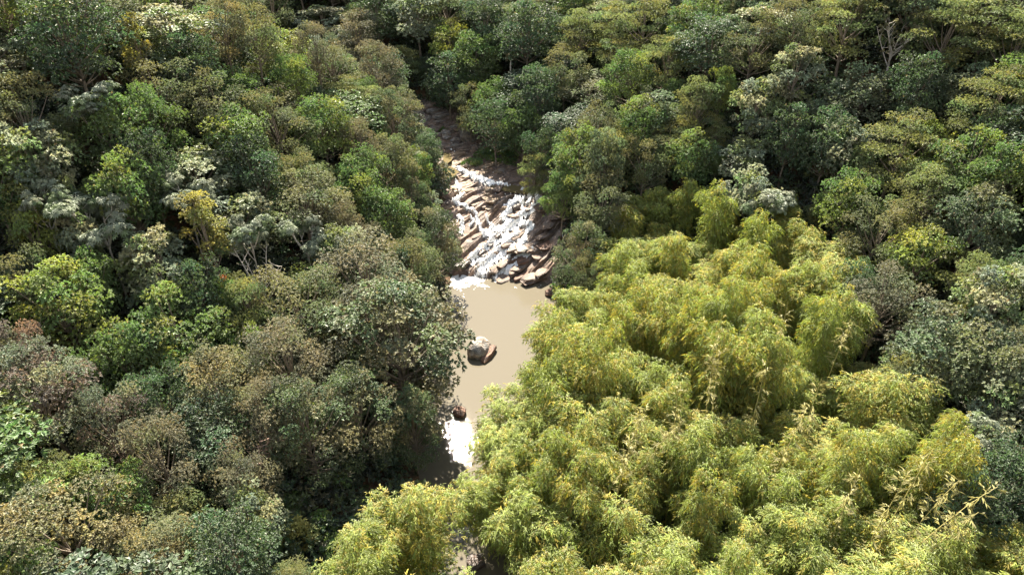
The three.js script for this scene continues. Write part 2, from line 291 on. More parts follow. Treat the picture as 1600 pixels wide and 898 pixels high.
  // foam rafts on the pool under the falls
  const fp = [], fi = [], fu = [], fc = 0.1; const quad = (x, z) => { const b = fp.length / 3; for (const [a, e] of [[0, 0], [1, 0], [0, 1], [1, 1]]) { const X = x + a * fc, Z2 = z + e * fc; fp.push(X, 0.035 + 0.02 * noise2(X * 3, Z2 * 3, 6), Z2); fu.push(X, Z2); } fi.push(b, b + 2, b + 1, b + 1, b + 2, b + 3); };
  const c0 = atHeight(735, 428, 0);
  for (let x = c0.x - 6; x < c0.x + 8; x += fc) for (let z = c0.z - 4; z < c0.z + 8; z += fc) {
    const dx = (x - c0.x) / 4.6, dz = (z - c0.z + 0.25 * (x - c0.x)) / 3.4, d = Math.hypot(dx, dz); if (d > 1.5) continue;
    if (fbm(x * 1.1 + 3, z * 1.6, 13, 4) + 0.5 * fbm(x * 5, z * 5, 17, 2) > lerp(-0.55, 0.62, smooth(0.15, 1.35, d))) quad(x, z);
  }
  const fg = new THREE.BufferGeometry(); fg.setAttribute('position', new THREE.Float32BufferAttribute(fp, 3)); fg.setAttribute('uv', new THREE.Float32BufferAttribute(fu, 2)); fg.setIndex(fi); fg.computeVertexNormals();
  const fm = mesh('foam', fg, foamMat, scene); fm.userData = { kind: 'stuff', label: 'white foam drifting on the pool under the falls', category: 'foam' };
}

// ------------------------------------------------------------------ loose boulders
const boulders = Array.from({ length: 6 }, (_, i) => boulderGeometry(900 + i * 7));
function boulder(px, py, y, sx, sy, sz, yaw, mat, label, v, name = 'boulder', group) {
  const p = y === null ? onRock(px, py) : atHeight(px, py, y); if (y !== null) p.y = Math.max(p.y, groundHeight(p.x, p.z)); const m = mesh(numbered(name), name === 'river_rock' ? slabs[v] : boulders[v % boulders.length], mat, scene);
  m.position.set(p.x, p.y + sy * 0.35, p.z); m.scale.set(sx, sy, sz); m.rotation.y = yaw; return tag(m, label, 'boulder', group);
}
boulder(748, 550, 0, 1.5, 1.2, 1.35, 0.4, rockPale, 'large pale grey boulder standing in the muddy pool', 0);
{ const p = atHeight(764, 556, 0), m = mesh('rock_slab', slabs[2], rockRed, scene); m.name = numbered('fallen_slab'); m.position.set(p.x - 0.05, 0.2, p.z); m.scale.set(0.45, 0.42, 1.45); m.rotation.set(0.15, -0.42, 0.25, 'YXZ'); tag(m, 'reddish brown slab leaning on the pale boulder in the pool', 'rock'); }
boulder(718, 647, 0, 0.52, 0.55, 0.6, 1.2, rockRed, 'small rusty rock in the glittering shallows downstream', 1, 'river_rock');
boulder(640, 838, 0.1, 1.5, 1.0, 1.0, 0.6, rockWetShaded, 'dark flat boulder between the bank and drooping bamboo', 2);  // shade on this boulder and the next is put into the dark colour
boulder(668, 846, 0, 0.8, 0.8, 0.8, 2.6, rockWetShaded, 'dark broken boulder with reddish face beside the flat dark one', 3);
boulder(743, 884, 0, 0.75, 0.6, 0.6, 0.2, rockWetShaded, 'small dark rock in white riffles under the bamboo', 4, 'river_rock');
boulder(622, 888, 0, 0.5, 0.4, 0.5, 0.2, rockWetShaded, 'dark rock poking out among yellow bamboo tips', 5, 'river_rock');
boulder(733, 218, null, 1.5, 1.5, 1.3, 0.9, rockPale, 'tall pale boulder at the bend above the falls', 1);
boulder(697, 212, null, 0.9, 0.7, 0.9, 0.3, rockPale, 'low pale boulder by the bend above the falls', 2);
boulder(716, 226, null, 0.8, 0.6, 0.9, 2.0, rockWetShaded, 'dark boulder in the bend above the falls', 3);
boulder(741, 238, null, 0.9, 0.6, 0.8, 1.4, rockMat, 'brown boulder beside the shrubs above the falls', 4);
boulder(705, 400, 0.3, 1.3, 2.2, 1.5, 1.0, rockMat, 'brown wall of rock under the overhanging trees at the falls', 5, 'rock_wall');
boulder(868, 458, 0, 1.5, 0.55, 0.9, 0.2, rockRed, 'low earthy rock with grass on top at the pool edge', 0, 'bank_rock');

// ------------------------------------------------------------------ foliage
class Leaves {
  constructor() { this.p = []; this.c = []; this.i = []; }
  leaf(p, dir, nrm, L, W, col, fold = 0.18) {
    const b = this.p.length / 3, sx = nrm.y * dir.z - nrm.z * dir.y, sy = nrm.z * dir.x - nrm.x * dir.z, sz = nrm.x * dir.y - nrm.y * dir.x, w = W / 2, f = W * fold, k = 0.45 * L;
    this.p.push(p.x, p.y, p.z, p.x + dir.x * k + sx * w + nrm.x * f, p.y + dir.y * k + sy * w + nrm.y * f, p.z + dir.z * k + sz * w + nrm.z * f,
      p.x + dir.x * L, p.y + dir.y * L - 0.12 * L, p.z + dir.z * L, p.x + dir.x * k - sx * w + nrm.x * f, p.y + dir.y * k - sy * w + nrm.y * f, p.z + dir.z * k - sz * w + nrm.z * f);
    for (let q = 0; q < 4; q++) this.c.push(col[0], col[1], col[2]);
    this.i.push(b, b + 1, b + 2, b, b + 2, b + 3);
  }
  build() { const g = new THREE.BufferGeometry(); g.setAttribute('position', new THREE.Float32BufferAttribute(this.p, 3)); g.setAttribute('color', new THREE.Float32BufferAttribute(this.c, 3)); g.setIndex(this.i); return g; }
}
function randDir(r, out) { const z = r() * 2 - 1, a = r() * 6.2832, s = Math.sqrt(1 - z * z); return out.set(s * Math.cos(a), z, s * Math.sin(a)); }
const T1 = V(), T2 = V(), T3 = V(), T4 = V();
function limb(a, b, ra, rb, bend, seg = 5, sides = 6) {
  const mid = a.clone().lerp(b, 0.5).add(bend), cv = new THREE.QuadraticBezierCurve3(a, mid, b), g = new THREE.TubeGeometry(cv, seg, 1, sides, false), p = g.attributes.position;
  for (let i = 0; i <= seg; i++) { const q = cv.getPointAt(i / seg), rad = lerp(ra, rb, i / seg); for (let k = 0; k <= sides; k++) { const m = i * (sides + 1) + k; p.setXYZ(m, q.x + (p.getX(m) - q.x) * rad, q.y + (p.getY(m) - q.y) * rad, q.z + (p.getZ(m) - q.z) * rad); } }
  g.deleteAttribute('uv'); return g;
}
const tint = (c, r, v, w = 0) => { const k = 1 + (r() * 2 - 1) * v, h = (r() * 2 - 1) * w; return [c[0] * k * (1 + h), c[1] * k, c[2] * k * (1 - h)]; };

// a crown of leaf clumps carried by limbs; sizes in metres
function makeTree(sp, seed) {
  const r = rng(seed), lv = new Leaves(), H = sp.h, R = sp.r, base = H * sp.base, cy = (H + base) / 2, ry = (H - base) / 2, wood = [], clumps = [];
  const leanX = (r() - 0.5) * 1.2, leanZ = (r() - 0.5) * 1.2;
  for (let tries = 0; clumps.length < sp.clumps && tries < 4000; tries++) {
    randDir(r, T1); if (T1.y < -0.75) continue;
    const az = Math.atan2(T1.z, T1.x), q = 0.45 + 0.62 * Math.cbrt(r()), lob = 1 + 0.16 * Math.sin(3 * az + seed) + 0.16 * Math.sin(2 * az + seed * 1.7 + 2 * T1.y);
    const rc = R * sp.clumpR * (0.65 + 0.7 * r()), c = V(T1.x * (R - rc * 0.7) * q * lob + leanX * T1.y, cy + T1.y * (ry - rc * sp.flat * 0.6) * q * (T1.y < 0 ? 0.9 : 1), T1.z * (R - rc * 0.7) * q * lob + leanZ * T1.y);
    if (clumps.some(o => o.c.distanceTo(c) < (o.rc + rc) * sp.gap)) continue;
    clumps.push({ c, rc });
  }
  const total = clumps.reduce((s, o) => s + o.rc * o.rc, 0);
  const fork = V(leanX * 0.4, base * 0.9, leanZ * 0.4);
  wood.push(limb(V(0, -1.2, 0), fork, sp.trunk, sp.trunk * 0.75, V((r() - 0.5) * 0.6, 0, (r() - 0.5) * 0.6), 6, 7));
  const lead = V(leanX, cy + ry * 0.4, leanZ); wood.push(limb(fork, lead, sp.trunk * 0.72, sp.trunk * 0.3, V((r() - 0.5) * 0.8, 0, (r() - 0.5) * 0.8)));
  for (const { c, rc } of clumps) {
    if (r() < 0.75) { const t = clamp((c.y - base) / (H - base) * 0.75), from = fork.clone().lerp(lead, t * 0.9); wood.push(limb(from, c, sp.trunk * 0.34, 0.025, V(0, -0.12 * from.distanceTo(c), 0), 4, 5)); }
    const pick = r(), baseCol = pick < sp.mix ? sp.col2 : sp.col, cc = tint(baseCol, r, 0.32, 0.16), n = Math.round(sp.leaves * rc * rc / total / sp.tuft);
    for (let k = 0; k < n; k++) {
      randDir(r, T1); if (T1.y < -0.25 && r() < 0.75) T1.y *= -1;
      const q = Math.pow(r(), 0.4), pos = T2.set(c.x + T1.x * rc * q, c.y + T1.y * rc * q * sp.flat, c.z + T1.z * rc * q), out = T3.set(T1.x, T1.y * 0.8 + sp.up, T1.z).normalize();
      const tc = tint(cc, r, 0.16, 0.06);
      for (let l = 0; l < sp.tuft; l++) {
        const d = randDir(r, T4).multiplyScalar(0.85).add(out); d.y -= sp.droop; d.normalize();
        const nx = out.x * 0.5 + (r() - 0.5) * 1.1, ny = 0.75 + (r() - 0.5) * 0.9, nz = out.z * 0.5 + (r() - 0.5) * 1.1, dot = nx * d.x + ny * d.y + nz * d.z;
        const n3 = V(nx - d.x * dot, ny - d.y * dot, nz - d.z * dot).normalize(), s = 0.7 + 0.6 * r();
        lv.leaf(pos, d, n3, sp.L * s, sp.W * s, r() < sp.dead ? tint([0.2, 0.14, 0.06], r, 0.3) : tint(tc, r, 0.22, 0.05));
      }
    }
  }
  return { trunk: mergeGeometries(wood), crown: lv.build() };
}
// candelabra of pale branches that end in whorls of large fan leaves
function makeFanTree(sp, seed) {
  const r = rng(seed), lv = new Leaves(), H = sp.h, branches = [], tips = [];
  const top = V((r() - 0.5) * 0.8, H * 0.7, (r() - 0.5) * 0.8), trunk = limb(V(0, -1.2, 0), top, 0.13, 0.09, V((r() - 0.5) * 0.5, 0, (r() - 0.5) * 0.5), 8, 7), n = 6 + Math.floor(r() * 3);
  for (let k = 0; k < n; k++) {
    const a = k / n * 6.283 + r() * 0.5, rad = sp.r * (0.35 + 0.45 * r()), from = V(0, 0, 0).lerp(top, 0.72 + 0.28 * r()), to = V(top.x + Math.cos(a) * rad, H * (0.74 + 0.26 * r()), top.z + Math.sin(a) * rad);
    branches.push(limb(from, to, 0.075, 0.04, V(Math.cos(a) * 0.4, -0.5, Math.sin(a) * 0.4), 6, 5)); tips.push(to);
    for (let q = 0; q < 4; q++) { const a2 = a + (r() - 0.5) * 2.2, f2 = from.clone().lerp(to, 0.55 + 0.3 * r()), t2 = f2.clone().add(V(Math.cos(a2) * sp.r * 0.38, 0.3 + 0.7 * r(), Math.sin(a2) * sp.r * 0.38)); branches.push(limb(f2, t2, 0.045, 0.028, V(0, -0.15, 0), 4, 5)); tips.push(t2); }
  }
  for (const t of tips) {
    const leaves = 15 + Math.floor(r() * 7), cc = tint(r() < 0.65 ? sp.col : sp.col2, r, 0.16, 0.05);
    for (let k = 0; k < leaves; k++) {
      const a = k * 2.4 + r(), out = 0.2 + 0.85 * r(), c = V(t.x + Math.cos(a) * out, t.y + 0.1 + 0.7 * (r() - 0.5), t.z + Math.sin(a) * out), nn = V(Math.cos(a) * 0.45 + (r() - 0.5) * 0.5, 1, Math.sin(a) * 0.45 + (r() - 0.5) * 0.5).normalize();
      const u = V(1, 0, 0).cross(nn).normalize(), w = nn.clone().cross(u), S = 0.36 + 0.2 * r(), lc = tint(cc, r, 0.2, 0.05);
      for (let m = 0; m < 9; m++) { const b = m / 9 * 5.9 + 0.2 + a, d = u.clone().multiplyScalar(Math.cos(b)).addScaledVector(w, Math.sin(b)).addScaledVector(nn, -0.18).normalize(); const n3 = nn.clone().addScaledVector(d, -nn.dot(d)).normalize(); lv.leaf(c, d, n3, S, S * 0.42, lc, 0.1); }
    }
  }
  return { trunk, branches, crown: lv.build() };
}
// bamboo: arching culms, each hung with drooping sprays of narrow blades
function makeBamboo(seed, o = {}) {
  const r = rng(seed), lv = new Leaves(), culms = [], H = o.h || 10.5, n = o.n || 7, spread = o.spread || 1.9;
  for (let k = 0; k < n; k++) {
    const a = k / n * 6.283 + r() * 0.8, reach = k ? spread * (0.55 + 0.55 * r()) : 0.3, hh = H * (k ? 0.62 + 0.36 * r() : 1), c = Math.cos(a), s = Math.sin(a);
    const curve = new THREE.CubicBezierCurve3(V(c * 0.25, -0.8, s * 0.25), V(c * 0.35, hh * 0.5, s * 0.35), V(c * reach * 0.6, hh * 1.12, s * reach * 0.6), V(c * reach * 1.35, hh * 0.82, s * reach * 1.35));
    const seg = 9, g = new THREE.TubeGeometry(curve, seg, 1, 5, false), p = g.attributes.position;
    for (let i = 0; i <= seg; i++) { const q = curve.getPointAt(i / seg), rad = lerp(0.05, 0.008, i / seg); for (let m = 0; m <= 5; m++) { const z = i * 6 + m; p.setXYZ(z, q.x + (p.getX(z) - q.x) * rad, q.y + (p.getY(z) - q.y) * rad, q.z + (p.getZ(z) - q.z) * rad); } }
    g.deleteAttribute('uv'); culms.push(g);
    const sprays = o.sprays || 250, warm = (o.warm ?? 0.3) + 0.25 * r(), headR = 0.75 + 0.6 * r(), lumps = r() * 20;
    for (let q = 0; q < sprays; q++) {
      const t = 0.3 + 0.7 * Math.pow(r(), 0.7), pt = curve.getPointAt(t), b = r() * 6.283, puff = 0.55 + 0.75 * Math.abs(noise2(t * 7 + lumps, b * 0.8, 3)), k2 = Math.pow(r(), 0.6) * headR * puff * Math.sin(Math.PI * clamp(0.22 + 0.72 * t, 0, 0.95)) * 1.75, ca = Math.cos(b), sa = Math.sin(b), len = 0.35 + 0.4 * r(), up = (r() - 0.35) * 0.8 * headR;
      const sx = pt.x + ca * k2, sz = pt.z + sa * k2, sy = pt.y + up - 0.28 * k2 * k2, ox = ca * 0.7 + c * 0.25 + (r() - 0.5) * 0.7, oz = sa * 0.7 + s * 0.25 + (r() - 0.5) * 0.7;
      const sc = tint(r() < warm * 0.6 ? [0.35, 0.3, 0.028] : [0.225, 0.275, 0.034], r, 0.36, 0.08);
      for (let m = 0; m < 8; m++) {
        const e = (m + r()) / 8, d = T1.set(ox * 0.7 + (r() - 0.5) * 1.7, 0.45 - 0.85 * e - 0.6 * r(), oz * 0.7 + (r() - 0.5) * 1.7).normalize(), nx = (r() - 0.5) * 1.1, ny = 1, nz = (r() - 0.5) * 1.1, dot = nx * d.x + ny * d.y + nz * d.z;
        lv.leaf(T2.set(sx + ox * len * e, sy + len * (0.3 * e - 0.65 * e * e), sz + oz * len * e), d, T3.set(nx - d.x * dot, ny - d.y * dot, nz - d.z * dot).normalize(), 0.3 * (0.6 + 0.8 * r()), 0.065, tint(sc, r, 0.25, 0.06), 0.12);
      }
    }
  }
  return { culms, crown: lv.build() };
}

const leafMat = (o = {}) => new THREE.MeshPhysicalMaterial({ vertexColors: true, side: THREE.DoubleSide, roughness: 1, transmission: o.through ?? 0.44, thickness: 0, clearcoat: o.coat ?? 0.36, clearcoatRoughness: o.cr ?? 0.36, color: o.color || new THREE.Color(1, 1, 1) });
const barkMat = new THREE.MeshStandardMaterial({ color: new THREE.Color(0.2, 0.16, 0.12), roughness: 0.9 });
const barkPale = new THREE.MeshStandardMaterial({ color: new THREE.Color(0.5, 0.45, 0.38), roughness: 0.85 });
const barkRed = new THREE.MeshStandardMaterial({ color: new THREE.Color(0.33, 0.22, 0.17), roughness: 0.9 });
const culmMat = new THREE.MeshStandardMaterial({ color: new THREE.Color(0.34, 0.29, 0.1), roughness: 0.6 });
const bambooLeaf = leafMat({ coat: 0.12, cr: 0.4, through: 0.5 }), plain = leafMat(), matte = leafMat({ coat: 0.3, cr: 0.4 }), glossy = leafMat({ coat: 0.5, cr: 0.4 });

const warm = c => [c[0] * 1.32, c[1] * 1.3, c[2] * 1.08];
const S = (o) => { const q = { h: 11, r: 3.6, base: 0.24, clumps: 36, clumpR: 0.34, flat: 0.75, gap: 0.42, trunk: 0.2, leaves: 9000, tuft: 6, L: 0.3, W: 0.15, up: 0.5, droop: 0.25, mix: 0.2, dead: 0.015, mat: plain, bark: barkMat, ...o, col: warm(o.col), col2: warm(o.col2) }; q.L *= 0.74; q.W *= 0.74; q.leaves = Math.round(q.leaves * 1.7); return q; };
const SPECIES = {
  green: S({ name: 'broadleaf_tree', col: [0.075, 0.125, 0.028], col2: [0.13, 0.165, 0.03], L: 0.34, W: 0.17 }),
  dark: S({ name: 'evergreen_tree', col: [0.04, 0.075, 0.026], col2: [0.06, 0.1, 0.03], h: 12, clumps: 40, mat: glossy, L: 0.32, W: 0.16 }),
  olive: S({ name: 'olive_leaved_tree', col: [0.115, 0.125, 0.048], col2: [0.09, 0.122, 0.042], L: 0.22, W: 0.11, leaves: 12500, clumps: 38, clumpR: 0.29, mat: matte }),
  khaki: S({ name: 'khaki_leaved_tree', col: [0.155, 0.15, 0.07], col2: [0.115, 0.13, 0.055], L: 0.22, W: 0.12, leaves: 13000, clumps: 42, clumpR: 0.27, mat: matte }),
  brown: S({ name: 'grey_brown_tree', col: [0.118, 0.114, 0.064], col2: [0.092, 0.108, 0.05], L: 0.21, W: 0.1, leaves: 12500, clumps: 40, clumpR: 0.28, mat: matte, droop: 0.45, base: 0.25 }),
  red: S({ name: 'russet_tree', col: [0.14, 0.103, 0.082], col2: [0.1, 0.115, 0.065], mix: 0.55, L: 0.24, W: 0.11, leaves: 12000, clumps: 36, clumpR: 0.3, mat: matte }),
  silver: S({ name: 'silvery_tree', col: [0.2, 0.22, 0.15], col2: [0.12, 0.16, 0.06], mix: 0.35, L: 0.42, W: 0.24, leaves: 5200, clumps: 28, mat: glossy, up: 0.7 }),
  lime: S({ name: 'lime_green_tree', col: [0.17, 0.205, 0.032], col2: [0.1, 0.15, 0.03], mix: 0.4, L: 0.28, W: 0.14, h: 10, r: 3.2 }),
  feather: S({ name: 'feathery_tree', col: [0.12, 0.15, 0.05], col2: [0.16, 0.17, 0.05], mix: 0.3, L: 0.26, W: 0.1, leaves: 12000, clumps: 32, clumpR: 0.36, flat: 0.36, gap: 0.34, up: 0.35, droop: 0.1, mat: matte }),
  blue: S({ name: 'blue_green_tree', col: [0.095, 0.122, 0.058], col2: [0.125, 0.15, 0.075], L: 0.34, W: 0.18, clumps: 34 }),
  drape: S({ name: 'overhanging_tree', col: [0.06, 0.09, 0.032], col2: [0.115, 0.115, 0.055], mix: 0.35, base: 0.06, h: 11, r: 3.7, L: 0.26, W: 0.13, leaves: 14000, clumps: 56, clumpR: 0.26, droop: 0.5 }),
  slim: S({ name: 'slender_yellow_tree', col: [0.2, 0.19, 0.04], col2: [0.13, 0.16, 0.04], h: 11, r: 1.6, base: 0.25, leaves: 4500, clumps: 22, clumpR: 0.45, L: 0.26, W: 0.13 }),
  shrub: S({ name: 'leafy_shrub', col: [0.09, 0.16, 0.035], col2: [0.14, 0.19, 0.04], h: 2.6, r: 1.6, base: 0.05, clumps: 14, clumpR: 0.4, leaves: 1600, L: 0.3, W: 0.16, trunk: 0.06 }),
};
const protos = {};
for (const [k, sp] of Object.entries(SPECIES)) protos[k] = [0, 1, 2].map(v => makeTree(sp, 1000 + 97 * v + k.length * 13 + k.charCodeAt(0)));
const FAN = { name: 'trumpet_tree', h: 11, r: 3.4, col: [0.185, 0.21, 0.12], col2: [0.11, 0.16, 0.05] };
protos.fan = [0, 1, 2].map(v => makeFanTree(FAN, 300 + v));
const bambooProtos = [0, 1, 2, 3, 4, 5].map(v => makeBamboo(40 + v, { h: 10 + (v % 3) * 0.8, n: 6 + v % 3, spread: 1.5 + 0.3 * (v % 4), warm: v < 3 ? 0.5 : 0.12 }));

// where a thing stands, in words
function zone(p) { const [ds] = nearest(p.x, p.z); return ds < 0 ? (p.z > -62 ? 'on the bank opposite the bamboo' : 'on the slope beside the falls') : p.z < -88 ? 'on the hillside beyond the falls' : 'on the hillside behind the bamboo'; }
const LOOK = {
  green: 'fresh green broadleaf tree with rounded leaf clumps', dark: 'dark green glossy evergreen tree with dense crown', olive: 'olive green tree with fine dull leaves', khaki: 'khaki yellow tree with fine dry leaves',
  brown: 'grey brown tree with fine drooping leaves', red: 'russet tinged tree with pinkish leaf clumps', silver: 'silvery tree with large shining leaves', lime: 'bright lime green tree with young leaves',
  feather: 'feathery tree with flat layered pale green sprays', blue: 'blue green tree with large glossy leaves', drape: 'dark tree draped with foliage to the ground', slim: 'slender yellow green columnar tree',
  shrub: 'low bright green leafy shrub', fan: 'silver leaved trumpet tree with pale candelabra branches',
};
const placed = [], stand = [];
function plant(kind, p, width, height, seed, label, group) {
  const r = rng(seed), v = protos[kind][Math.floor(r() * 3)], sp = kind === 'fan' ? FAN : SPECIES[kind];
  const z = zone(p), t = thing(sp.name, label || `${LOOK[kind]} ${z}`, kind === 'shrub' ? 'shrub' : 'tree', p, label ? undefined : group || `${LOOK[kind].split(' with')[0]}s ${z}`);
  const s = width / (2 * sp.r); t.scale.set(s, height / sp.h, s); t.rotation.y = r() * 6.283;
  mesh('trunk', v.trunk, kind === 'fan' ? barkPale : sp.bark, t);
  if (v.branches) for (const b of v.branches) mesh('branch', b, barkPale, t);
  mesh('crown', v.crown, kind === 'fan' ? glossy : sp.mat, t);
  if (kind !== 'shrub') placed.push([p.x, p.z, width / 2]);
  if (!label) stand.push({ t, kind, p, height, width });
  return t;
}
// trees seen in the photograph: crown centre (pixel), crown width (pixels), kind
const OPEN = [[655, 185], [672, 200], [690, 220], [700, 245], [715, 225], [740, 228], [695, 265], [700, 300], [718, 330], [712, 400], [735, 260], [790, 262], [830, 285], [855, 320], [872, 390], [868, 440], [700, 462], [705, 640], [695, 690], [725, 590], [815, 480], [850, 470], [740, 885], [715, 720]];
function blocks(p, w, h, low) {      // would this crown stand before the water?
  const [cx, cy, dz] = toPixel(V(p.x, p.y + h * (1 + low) / 2, p.z)), hw = w / 2 * FOCAL / dz, hh = h * (1 - low) / 2 * FOCAL / dz;
  return OPEN.some(([x, y]) => ((x - cx) / hw) ** 2 + ((y - cy) / hh) ** 2 < 1);
}
let seedAt = 1;
function seen(kind, px, py, wpx, label, hk = 1) {
  const sp = kind === 'fan' ? FAN : SPECIES[kind], hc = sp.h * (kind === 'fan' ? 0.88 : (1 + sp.base) / 2 + 0.08);
  let hf = hk, p = onGround(px, py, hc * hf); if (!p) return;
  const depth = toPixel(V(p.x, p.y + hc * hf, p.z))[2], w = clamp(wpx * depth / FOCAL, kind === 'shrub' ? 1 : 2.4, 13);
  return plant(kind, p, w, sp.h * hf * clamp(0.55 + 0.45 * w / (2 * sp.r), 0.7, 1.4) / 1, 7000 + seedAt++, label);
}
const LIST = `dark 100 55 150;olive 22 165 120;slim 205 60 42;dark 300 90 95;olive 345 165 120;olive 290 18 110;khaki 345 35 90;olive 395 55 90;fan 128 128 85;green 172 190 115;green 232 172 100;silver 45 235 120;fan 40 275 75;silver 70 260 70;fan 278 268 80;fan 140 318 105;silver 110 345 70;
olive 432 190 105;green 502 190 95;brown 490 72 75;brown 560 65 90;olive 420 15 90;green 455 110 70;dark 220 235 95;dark 395 250 100;olive 470 265 90;brown 590 105 85;brown 560 215 80;drape 612 185 80;olive 600 250 90;green 648 235 45;drape 640 290 65;green 560 290 80;
silver 650 28 95;lime 702 68 70;green 742 92 80;dark 822 55 100;green 768 155 70;dark 700 120 80;dark 840 140 80;olive 885 108 80;feather 905 55 85;feather 962 45 85;feather 1015 38 95;green 985 112 80;feather 1042 85 80;dark 760 30 80;dark 775 185 75;olive 735 160 65;green 815 195 70;dark 850 215 60;dark 590 20 80;green 1090 30 85;
feather 835 250 50;green 902 232 90;olive 935 190 80;feather 960 230 85;green 880 285 60;olive 945 315 100;drape 905 385 80;green 1000 180 80;olive 1010 240 80;lime 1130 118 48;silver 1250 100 85;silver 1185 150 80;dark 1300 205 90;feather 1330 30 110;feather 1480 45 110;
feather 1400 228 120;lime 1455 205 70;feather 1550 150 110;green 1520 248 110;fan 1205 292 75;fan 1150 275 60;silver 1180 300 90;silver 1330 225 90;green 1080 230 80;olive 1180 60 90;olive 1250 30 90;feather 1590 60 100;dark 1240 190 80;green 1330 300 90;feather 1090 150 80;dark 1440 120 90;
lime 1440 395 110;olive 1375 350 110;blue 1530 345 120;silver 1565 450 110;brown 1385 470 130;blue 1460 545 150;feather 1410 575 90;blue 1570 555 120;fan 1545 655 85;silver 1550 680 100;dark 1520 755 110;feather 1450 300 110;green 1580 260 100;feather 1530 420 90;dark 1340 430 80;silver 1590 620 110;dark 1585 720 120;
lime 42 335 85;lime 85 470 140;silver 235 395 115;slim 325 365 65;fan 382 325 70;fan 470 335 70;silver 525 385 95;feather 375 455 95;green 275 505 140;green 190 535 110;brown 445 560 150;brown 565 450 170;drape 620 560 230;brown 590 500 150;drape 682 365 85;green 385 520 70;olive 25 420 110;green 130 415 90;dark 300 430 90;brown 540 340 80;green 600 330 90;olive 640 400 100;
red 60 610 180;red 165 640 130;khaki 335 590 145;brown 240 690 130;feather 60 735 120;khaki 90 830 210;khaki 235 845 140;brown 410 640 120;drape 480 660 140;dark 350 840 150;drape 560 640 130;drape 642 645 95;drape 655 520 110;red 20 540 110;green 160 740 120;brown 370 720 110;dark 240 600 100;green 20 880 120;green 110 570 80`;
for (const e of LIST.split(/[;\n]+/)) { const [k, x, y, w] = e.trim().split(' '); if (k) seen(k, +x, +y, +w); }

// ------------------------------------------------------------------ trees of their own
function bareTree(name, label, px, py, h, spread, mat, seed, leaves) {
  const p = onGround(px, py, 0); if (!p) return; const r = rng(seed), t = thing(name, label, 'tree', p);
  const top = V(0.3 * (r() - 0.5), h * 0.55, 0.3 * (r() - 0.5)); mesh('trunk', limb(V(0, -1, 0), top, 0.14, 0.09, V(0.2, 0, 0.1), 7, 7), mat, t);
  const lv = new Leaves();
  for (let k = 0; k < 9; k++) {
    const a = k * 0.75 + r() * 0.5, f = V(0, 0, 0).lerp(top, 0.6 + 0.4 * r()), to = V(top.x + Math.cos(a) * spread * (0.6 + 0.5 * r()), h * (0.7 + 0.3 * r()), top.z + Math.sin(a) * spread * (0.6 + 0.5 * r())), gs = [limb(f, to, 0.07, 0.025, V(0, -0.3, 0), 6, 5)];
    for (let q = 0; q < 9; q++) { const f2 = f.clone().lerp(to, 0.35 + 0.65 * r()), t2 = f2.clone().add(V((r() - 0.5) * 1.6, 0.2 + 0.9 * r(), (r() - 0.5) * 1.6)); gs.push(limb(f2, t2, 0.028, 0.01, V(0, -0.1, 0), 4, 4)); if (leaves) for (let l = 0; l < leaves; l++) lv.leaf(t2, randDir(r, T1), T2.set(0, 1, 0), 0.2, 0.1, tint([0.2, 0.19, 0.07], r, 0.3)); }
    mesh('branch', mergeGeometries(gs), mat, t);
  }
  if (leaves) mesh('crown', lv.build(), matte, t);
  placed.push([p.x, p.z, 1.5]); return t;
}
bareTree('bare_tree', 'leafless tree of reddish twigs beside the khaki leaved tree', 418, 790, 8, 2.4, barkRed, 5);
bareTree('twiggy_tree', 'thin crowned tree of yellowish twigs with few leaves on the bank', 425, 520, 8.5, 2.6, barkPale, 6, 3);
bareTree('white_trunked_tree', 'forked white trunked tree with thin crown high on the far hillside', 1375, 150, 9, 2.6, barkPale, 7, 40);
{ const p = onGround(797, 168, 0), t = thing('dead_palm', 'straight pale dead trunk with a small ragged top on the far hillside', 'tree', p), lv = new Leaves(), r = rng(3);
  mesh('trunk', limb(V(0, -1, 0), V(0.1, 7.5, 0), 0.14, 0.1, V(0, 0, 0), 5, 7), barkPale, t);
  for (let i = 0; i < 260; i++) { const d = randDir(r, T1); d.y -= 0.4; d.normalize(); lv.leaf(V(0.1 + (r() - .5), 7.4 + r() * .8, (r() - .5)), d.clone(), V(d.z, 0.8, -d.x).normalize(), 0.5, 0.12, tint([0.2, 0.17, 0.08], r, 0.3)); } mesh('crown', lv.build(), matte, t); placed.push([p.x, p.z, 1.2]); }
{ const t = seen('green', 350, 440, 60, 'pale green tree with a single orange blossom cluster on top'), lv = new Leaves(), r = rng(8); for (let i = 0; i < 90; i++) lv.leaf(V((r() - .5) * 1, 11 + (r() - .5) * 0.6, (r() - .5) * 1), randDir(r, T1), T2.set(0, 1, 0), 0.26, 0.16, tint([0.55, 0.13, 0.04], r, 0.25)); mesh('blossom', lv.build(), matte, t); }

